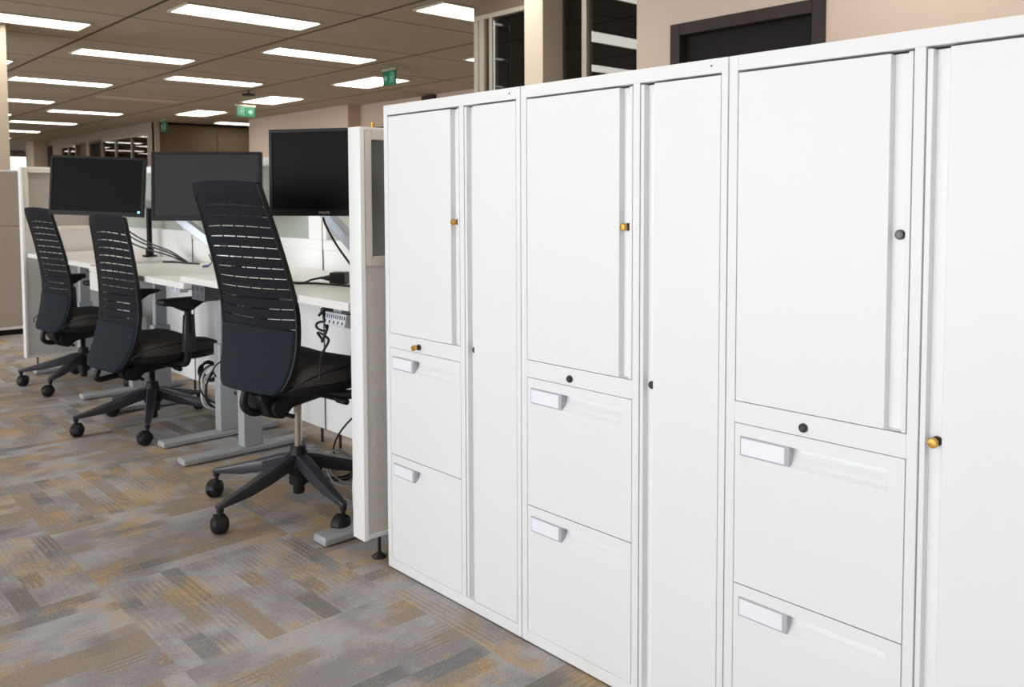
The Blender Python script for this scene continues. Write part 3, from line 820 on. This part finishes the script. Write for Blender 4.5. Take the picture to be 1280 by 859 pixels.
        for x_, hw, zt, zb_ in ((-.095, .022, .205, .190), (-.085, .036, .211, .184), (-.02, .043, .213, .172), (.035, .043, .212, .145), (.06, .043, .212, .150), (.11, .042, .212, .180), (.165, .038, .207, .190), (.18, .022, .202, .194)):
            rings.append([Vector((x_, y_-hw, sz+zb_+.006)), Vector((x_, y_-hw, sz+zt-.006)), Vector((x_, y_-hw*.8, sz+zt)), Vector((x_, y_+hw*.8, sz+zt)), Vector((x_, y_+hw, sz+zt-.006)), Vector((x_, y_+hw, sz+zb_+.006)), Vector((x_, y_+hw*.6, sz+zb_)), Vector((x_, y_-hw*.6, sz+zb_))])
        pd.ring_loft(rings); pd.build('arm_pad', M['plastic'], ar, smooth=True, bevel=.003)
    return t
chair((1.555, 2.885), 80, .555, -.03, 194, 'black mesh office chair nearest the storage towers, raised on a bare steel cylinder', M['chrome'])
chair((1.57, 4.395), 84, .455, -.205, 174, 'black mesh office chair in the middle, with both armrests in view', M['plastic'], .045, -.04)
chair((1.63, 5.72), 84, .450, -.10, 152, 'black mesh office chair farthest away, beside the far end panel', M['plastic'], .01)

# ------------------------------------------------------------------ monitors on arms
def monitor(bl, br, tl, label, screen, logo=None, led=False, W_=.51, H_=.32):
    bl, br, tl = Vector(bl), Vector(br), Vector(tl)
    ux = (br-bl).normalized(); uz = (tl-bl); uz = (uz-ux*uz.dot(ux)).normalized(); uy = uz.cross(ux)
    R = Matrix((ux, uy, uz)).transposed()          # local x right, y away from viewer, z up
    t = thing('monitor', label, 'monitor', tuple(bl+ux*(W_/2)), 0, 'black flat screen monitors on arms'); t.rotation_euler = R.to_euler()
    b = MB(); z0 = .0
    b.box((-W_/2, 0, z0), (W_/2, .022, H_)); b.box((-W_/2+.05, .022, .04), (W_/2-.05, .040, H_-.05)); b.box((-.10, .040, .08), (.10, .052, .22))
    body = b.build('housing', M['bezel'], t, bevel=.003)
    e = .013; eb = .024
    bz = MB(); bz.box((-W_/2, -.006, 0), (W_/2, -.0002, eb)); bz.box((-W_/2, -.006, H_-e), (W_/2, -.0002, H_)); bz.box((-W_/2, -.006, eb), (-W_/2+e, -.0002, H_-e)); bz.box((W_/2-e, -.006, eb), (W_/2, -.0002, H_-e))
    bz.build('bezel', M['bezel'], t, bevel=.001)
    MB().box((-W_/2+e, -.0035, eb), (W_/2-e, -.0005, H_-e)).build('screen', screen, t)
    if led: MB().cyl((W_/2-.022, -.0065, .014+.012), (W_/2-.022, -.0095, .014+.012), .006, seg=12).build('power_light', M['led'], t)
    if logo:
        fc = bpy.data.curves.new('lettering', 'FONT'); fc.body = logo; fc.size = .0125; fc.extrude = .0004; fc.align_x = 'CENTER'; fc.space_character = 1.1
        tmp = bpy.data.objects.new('lettering_curve', fc); me = bpy.data.meshes.new_from_object(tmp); bpy.data.objects.remove(tmp)
        o = bpy.data.objects.new('lettering', me); COL.objects.link(o); o.parent = t
        o.location = (-.03, -.0066, .008); o.rotation_euler = (PI/2, 0, 0); me.materials.clear(); me.materials.append(M['logo'])
    return t, R
def mid(a, b, k=.5): return Vector(a)*(1-k)+Vector(b)*k
m1, R1 = monitor((1.520, 3.002, 1.076), (1.793, 2.572, 1.076), (1.520, 3.010, 1.395), 'black monitor above the nearest desk, half hidden by the end panel', M['screen'], logo='PHILIPS')
m2, R2 = monitor((1.482, 4.105, 1.040), (1.866, 3.757, 1.038), (1.493, 4.118, 1.359), 'black monitor above the middle desk, grey reflection painted into its screen colour', M['screen_painted_sheen'])
m3, R3 = monitor((1.316, 5.154, 1.062), (1.693, 4.808, 1.041), (1.324, 5.175, 1.381), 'slightly tilted black monitor with blue power light above the farthest desk', M['screen'], led=True)

def arm(base, mount, elbow, label, polez):
    """clamp and pole on the desk, sloping silver arm, head plate at the monitor"""
    t = thing('monitor_mount', label, 'monitor arm', tuple(base), 0, 'silver monitor arms clamped to the desks')
    b = Vector(base); mo = Vector(mount)-b; el = Vector(elbow)-b
    c = MB(); c.box((-.035, -.03, .0), (.035, .03, .012)); c.cyl((0, 0, .01), (0, 0, polez), .016); c.lathe([(.024, .012), (.024, .05), (.018, .055)], (0, 0, 0)); c.build('pole', M['bezel'], t, bevel=.001)
    a = MB()
    p0 = Vector((0, 0, polez-.01))
    def beam(mb, p, q, w0, h0):
        d = (q-p).normalized(); sx = d.cross(Vector((0, 0, 1))).normalized(); up_ = sx.cross(d)
        mb.ring_loft([[r+sx*w0*s1+up_*h0*s2 for s1, s2 in ((-1, -1), (1, -1), (1, 1), (-1, 1))] for r in (p, q)])
    beam(a, p0, el, .018, .022); a.cyl(p0-Vector((0, 0, .02)), p0+Vector((0, 0, .022)), .026); a.cyl(el-Vector((0, 0, .025)), el+Vector((0, 0, .03)), .022)
    a.build('arm_beam', M['armsilver'], t, bevel=.004)
    h = MB(); h.cyl(el, mo, .012); h.build('head', M['bezel'], t, smooth=True)
    return t
def mount_pt(m, R, x=0, z=.16, y=.058): return m.location+R @ Vector((x, y, z))
arm((1.80, 2.70, .815), mount_pt(m1, R1, .0, .14), (1.720, 2.985, 1.11), 'silver monitor arm sloping up behind the nearest monitor', .05)
arm((1.78, 3.86, .777), mount_pt(m2, R2, -.02, .14), (1.620, 4.165, 1.06), 'silver monitor arm sloping up behind the middle monitor', .08)
arm((1.95, 5.445, .785), mount_pt(m3, R3), (1.72, 5.12, 1.15), 'dark monitor arm pole standing between the two far monitors', .33)

# ------------------------------------------------------------------ cables and small things
def cable(name, pts, r, m, label, cat='cable', group=None, smooth=6):
    return tag(MB().tube(pts, r, 8, smooth).build(name, m, smooth=True), label, cat, group)
# black adapter on the nearest desk
t = thing('power_adapter', 'black square adapter lying on the nearest desk', 'adapter', (1.735, 2.875, .815), .7)
MB().box((-.03, -.03, .0), (.03, .03, .045)).build('body', M['cable_black'], t, bevel=.003)
MB().lathe([(.014, 0), (.010, .02), (.006, .035), (.004, .05)], (-.0, .03, .022), (0, 1, 0)).build('plug', M['cable_black'], t, smooth=True)
cable('adapter_cable', [(1.687, 2.932, .837), (1.66, 2.955, .830), (1.64, 2.975, .8195), (1.61, 3.01, .8195), (1.58, 3.08, .8195)], .004, M['cable_black'], 'black cable running left from the square adapter')
cable('desk_cable', [(1.70, 2.60, .8195), (1.695, 2.70, .8195), (1.69, 2.80, .8195), (1.655, 2.92, .8195), (1.60, 2.975, .8195)], .004, M['cable_black'], 'thin black cable lying along the nearest desk top')
cable('monitor_cable', [(1.66, 2.86, 1.07), (1.665, 2.85, 1.04), (1.69, 2.82, .97), (1.71, 2.76, .90), (1.735, 2.70, .83), (1.76, 2.64, .82)], .0042, M['cable_black'], 'black cable hanging from the nearest monitor')
t = thing('cable_plug', 'small dark blue plug lying at the back of the middle desk', 'plug', (1.90, 4.50, .777), 2.3)
MB().box((-.008, -.022, .0), (.008, .022, .012)).build('body', M['bluelabel'], t, bevel=.002)
MB().tube([(0, -.02, .006), (.004, -.06, .006), (.02, -.09, .006), (.02, -.12, .02), (.04, -.13, .06)], .003).build('lead', M['cable_black'], t, smooth=True)
for k, (dx, dz, lb) in enumerate(((0, 0, 'uppermost'), (.02, -.02, 'middle'), (.035, -.05, 'lowest'))):
    cable('monitor_cable', [(1.62, 5.02+dx, 1.02+dz), (1.78, 5.20+dx, .93+dz), (1.86, 5.13+dx, .875+dz*.7), (1.91, 5.01+dx, .84+dz*.5), (1.94, 4.84+dx*1.5, .785)], .0045, M['cable_black'], '%s of the black cables dropping from the far monitor to the middle desk' % lb)
for k, lb in enumerate(('nearer', 'farther')):
    cable('desk_cable', [(1.86, 4.96+.04*k, .7815), (1.90, 4.93+.04*k, .7815), (1.92, 4.80+.05*k, .7815), (1.95, 4.70+.06*k, .7815)], .0045, M['cable_black'], '%s of the two black cables lying on the middle desk' % lb)
cable('monitor_cable', [(1.49, 5.02, 1.055), (1.50, 5.02, 1.03), (1.54, 4.98, .99), (1.60, 4.94, .96)], .004, M['cable_black'], 'short black cable under the left of the farthest monitor')
# loops under the nearest desk
lp = []
for i in range(26):
    a = i*.62; lp.append((1.465+.010*math.sin(a*1.7), 2.535+.026*math.cos(a)+.003*i*.1, .750-.0035*i+.024*math.sin(a)))
cable('cable_coil', [(1.475, 2.53, .787)]+lp+[(1.467, 2.55, .62), (1.467, 2.56, .58), (1.468, 2.565, .53)], .0042, M['cable_black'], 'looped black cable tied up under the nearest desk', smooth=4)
# coils on the floor
def coil(cx_, cy2, cz, r, n_, rad, m, label, tilt=.5, name='cable_coil', seed=1):
    rnd = random.Random(seed); pts = []
    for i in range(n_*10):
        a = i*2*PI/10; rr = r*(1+.18*math.sin(i*.9+seed)+.05*rnd.random())
        zz = cz+max(0, rr*math.sin(a)*math.sin(tilt)+r*math.sin(tilt))+.0015*i*.1
        pts.append((cx_+rr*math.cos(a)*.9+.01*math.sin(i*.37), cy2+rr*math.sin(a)*math.cos(tilt), zz+rad))
    return cable(name, pts, rad, m, label, smooth=3)
coil(1.83, 3.10, .001, .085, 4, .004, M['cable_black'], 'coiled black cable on the carpet under the nearest desk', .15, seed=2)
coil(1.80, 2.98, .002, .07, 2, .003, M['clear'], 'thin grey cable loop on the carpet under the nearest desk', .9, seed=5)
cable('cable', [(1.66, 2.535, .785), (1.655, 2.54, .60), (1.62, 2.565, .40), (1.61, 2.575, .25), (1.60, 2.58, .10), (1.62, 2.58, .012), (1.68, 2.58, .006)], .0045, M['cable_white'], 'white cable hanging down beside the near end panel')
cable('cable', [(1.90, 2.75, .42), (1.83, 2.90, .30), (1.80, 3.0, .20), (1.82, 3.08, .10), (1.90, 3.12, .02)], .0042, M['cable_black'], 'black cable drooping from the tray to the floor coils')
# tray body
MB().box((0, 0, 0), (.07, .62, .008)).box((0, 0, .008), (.004, .62, .05)).box((.066, 0, .008), (.07, .62, .05)).build('tray', M['bezel'], t)
coil(1.80, 4.12, .10, .10, 3, .0045, M['cable_white'], 'white cable coil hanging under the middle desk', 1.35, seed=3)
coil(1.78, 4.06, .12, .10, 3, .0045, M['cable_black'], 'black cable coil hanging among white cables under the middle desk', 1.3, seed=8)
coil(1.84, 4.33, .20, .05, 5, .005, M['cable_black'], 'tight black cable bundle under the middle desk', 1.0, seed=11)
cable('cable', [(1.78, 3.95, .75), (1.76, 4.0, .6), (1.79, 3.96, .42), (1.77, 3.99, .30), (1.80, 3.94, .20)], .0045, M['cable_black'], 'black cable dropping from the middle desk into the coils')

# ------------------------------------------------------------------ fix the tray (it was begun before the chairs)
for o in list(bpy.data.objects):
    if o.name == 'tray':
        o.parent = bpy.data.objects['cable_tray']

# ------------------------------------------------------------------ light
def area(name, loc, rot, sx, sy, e, col=(1, 1, 1)):
    l = bpy.data.lights.new(name, 'AREA'); l.shape = 'RECTANGLE'; l.size = sx; l.size_y = sy; l.energy = e; l.color = col
    o = bpy.data.objects.new(name, l); COL.objects.link(o); o.location = loc; o.rotation_euler = rot
    return o
for i, (a, b) in enumerate(wy):
    if a > 16: continue
    area('daylight_%d' % (i+1), (X0-.25, (a+b)/2, (SILL+HEAD)/2), (0, -PI/2, 0), HEAD-SILL, b-a, 86, (.905, .955, 1.0))
wd_ = bpy.data.worlds.new('World'); SC.world = wd_; wd_.use_nodes = True
bg = wd_.node_tree.nodes['Background']; bg.inputs[0].default_value = (.92, .96, 1, 1); bg.inputs[1].default_value = 1.6

# ------------------------------------------------------------------ camera
cam = bpy.data.cameras.new('camera'); co = bpy.data.objects.new('camera', cam); COL.objects.link(co); SC.camera = co
f_px, pitch, roll, yaw, cyp = 1084.03, .0546, -.0037, PI-2.4014, 306.587
fwd = Vector((math.sin(yaw), math.cos(yaw), 0)); up = Vector((0, 0, 1)); right = fwd.cross(up)
fw_ = fwd*math.cos(pitch)-up*math.sin(pitch); u_ = fwd*math.sin(pitch)+up*math.cos(pitch)
r_ = right*math.cos(roll)+u_*math.sin(roll); u2 = -right*math.sin(roll)+u_*math.cos(roll)
Mx = Matrix((r_, u2, -fw_)).transposed().to_4x4(); Mx.translation = Vector((0, 0, 1.14))
co.matrix_world = Mx
cam.sensor_fit = 'HORIZONTAL'; cam.sensor_width = 36; cam.lens = f_px*36/1280
cam.shift_x = 0; cam.shift_y = -(429.5-cyp)/1280
cam.clip_start = .05; cam.clip_end = 200
cam.dof.use_dof = True; cam.dof.focus_distance = 2.1; cam.dof.aperture_fstop = 7.0

SC.view_settings.view_transform = 'Standard'; SC.view_settings.look = 'None'
SC.view_settings.exposure = .35; SC.view_settings.gamma = 1; SC.view_settings.use_curve_mapping = False
try:
    SC.cycles.use_denoising = True; SC.cycles.denoiser = 'OPENIMAGEDENOISE'
    SC.cycles.max_bounces = 10; SC.cycles.diffuse_bounces = 6; SC.cycles.glossy_bounces = 4; SC.cycles.transparent_max_bounces = 12
    SC.cycles.sample_clamp_indirect = 6; SC.cycles.caustics_reflective = False; SC.cycles.caustics_refractive = False
except Exception: pass
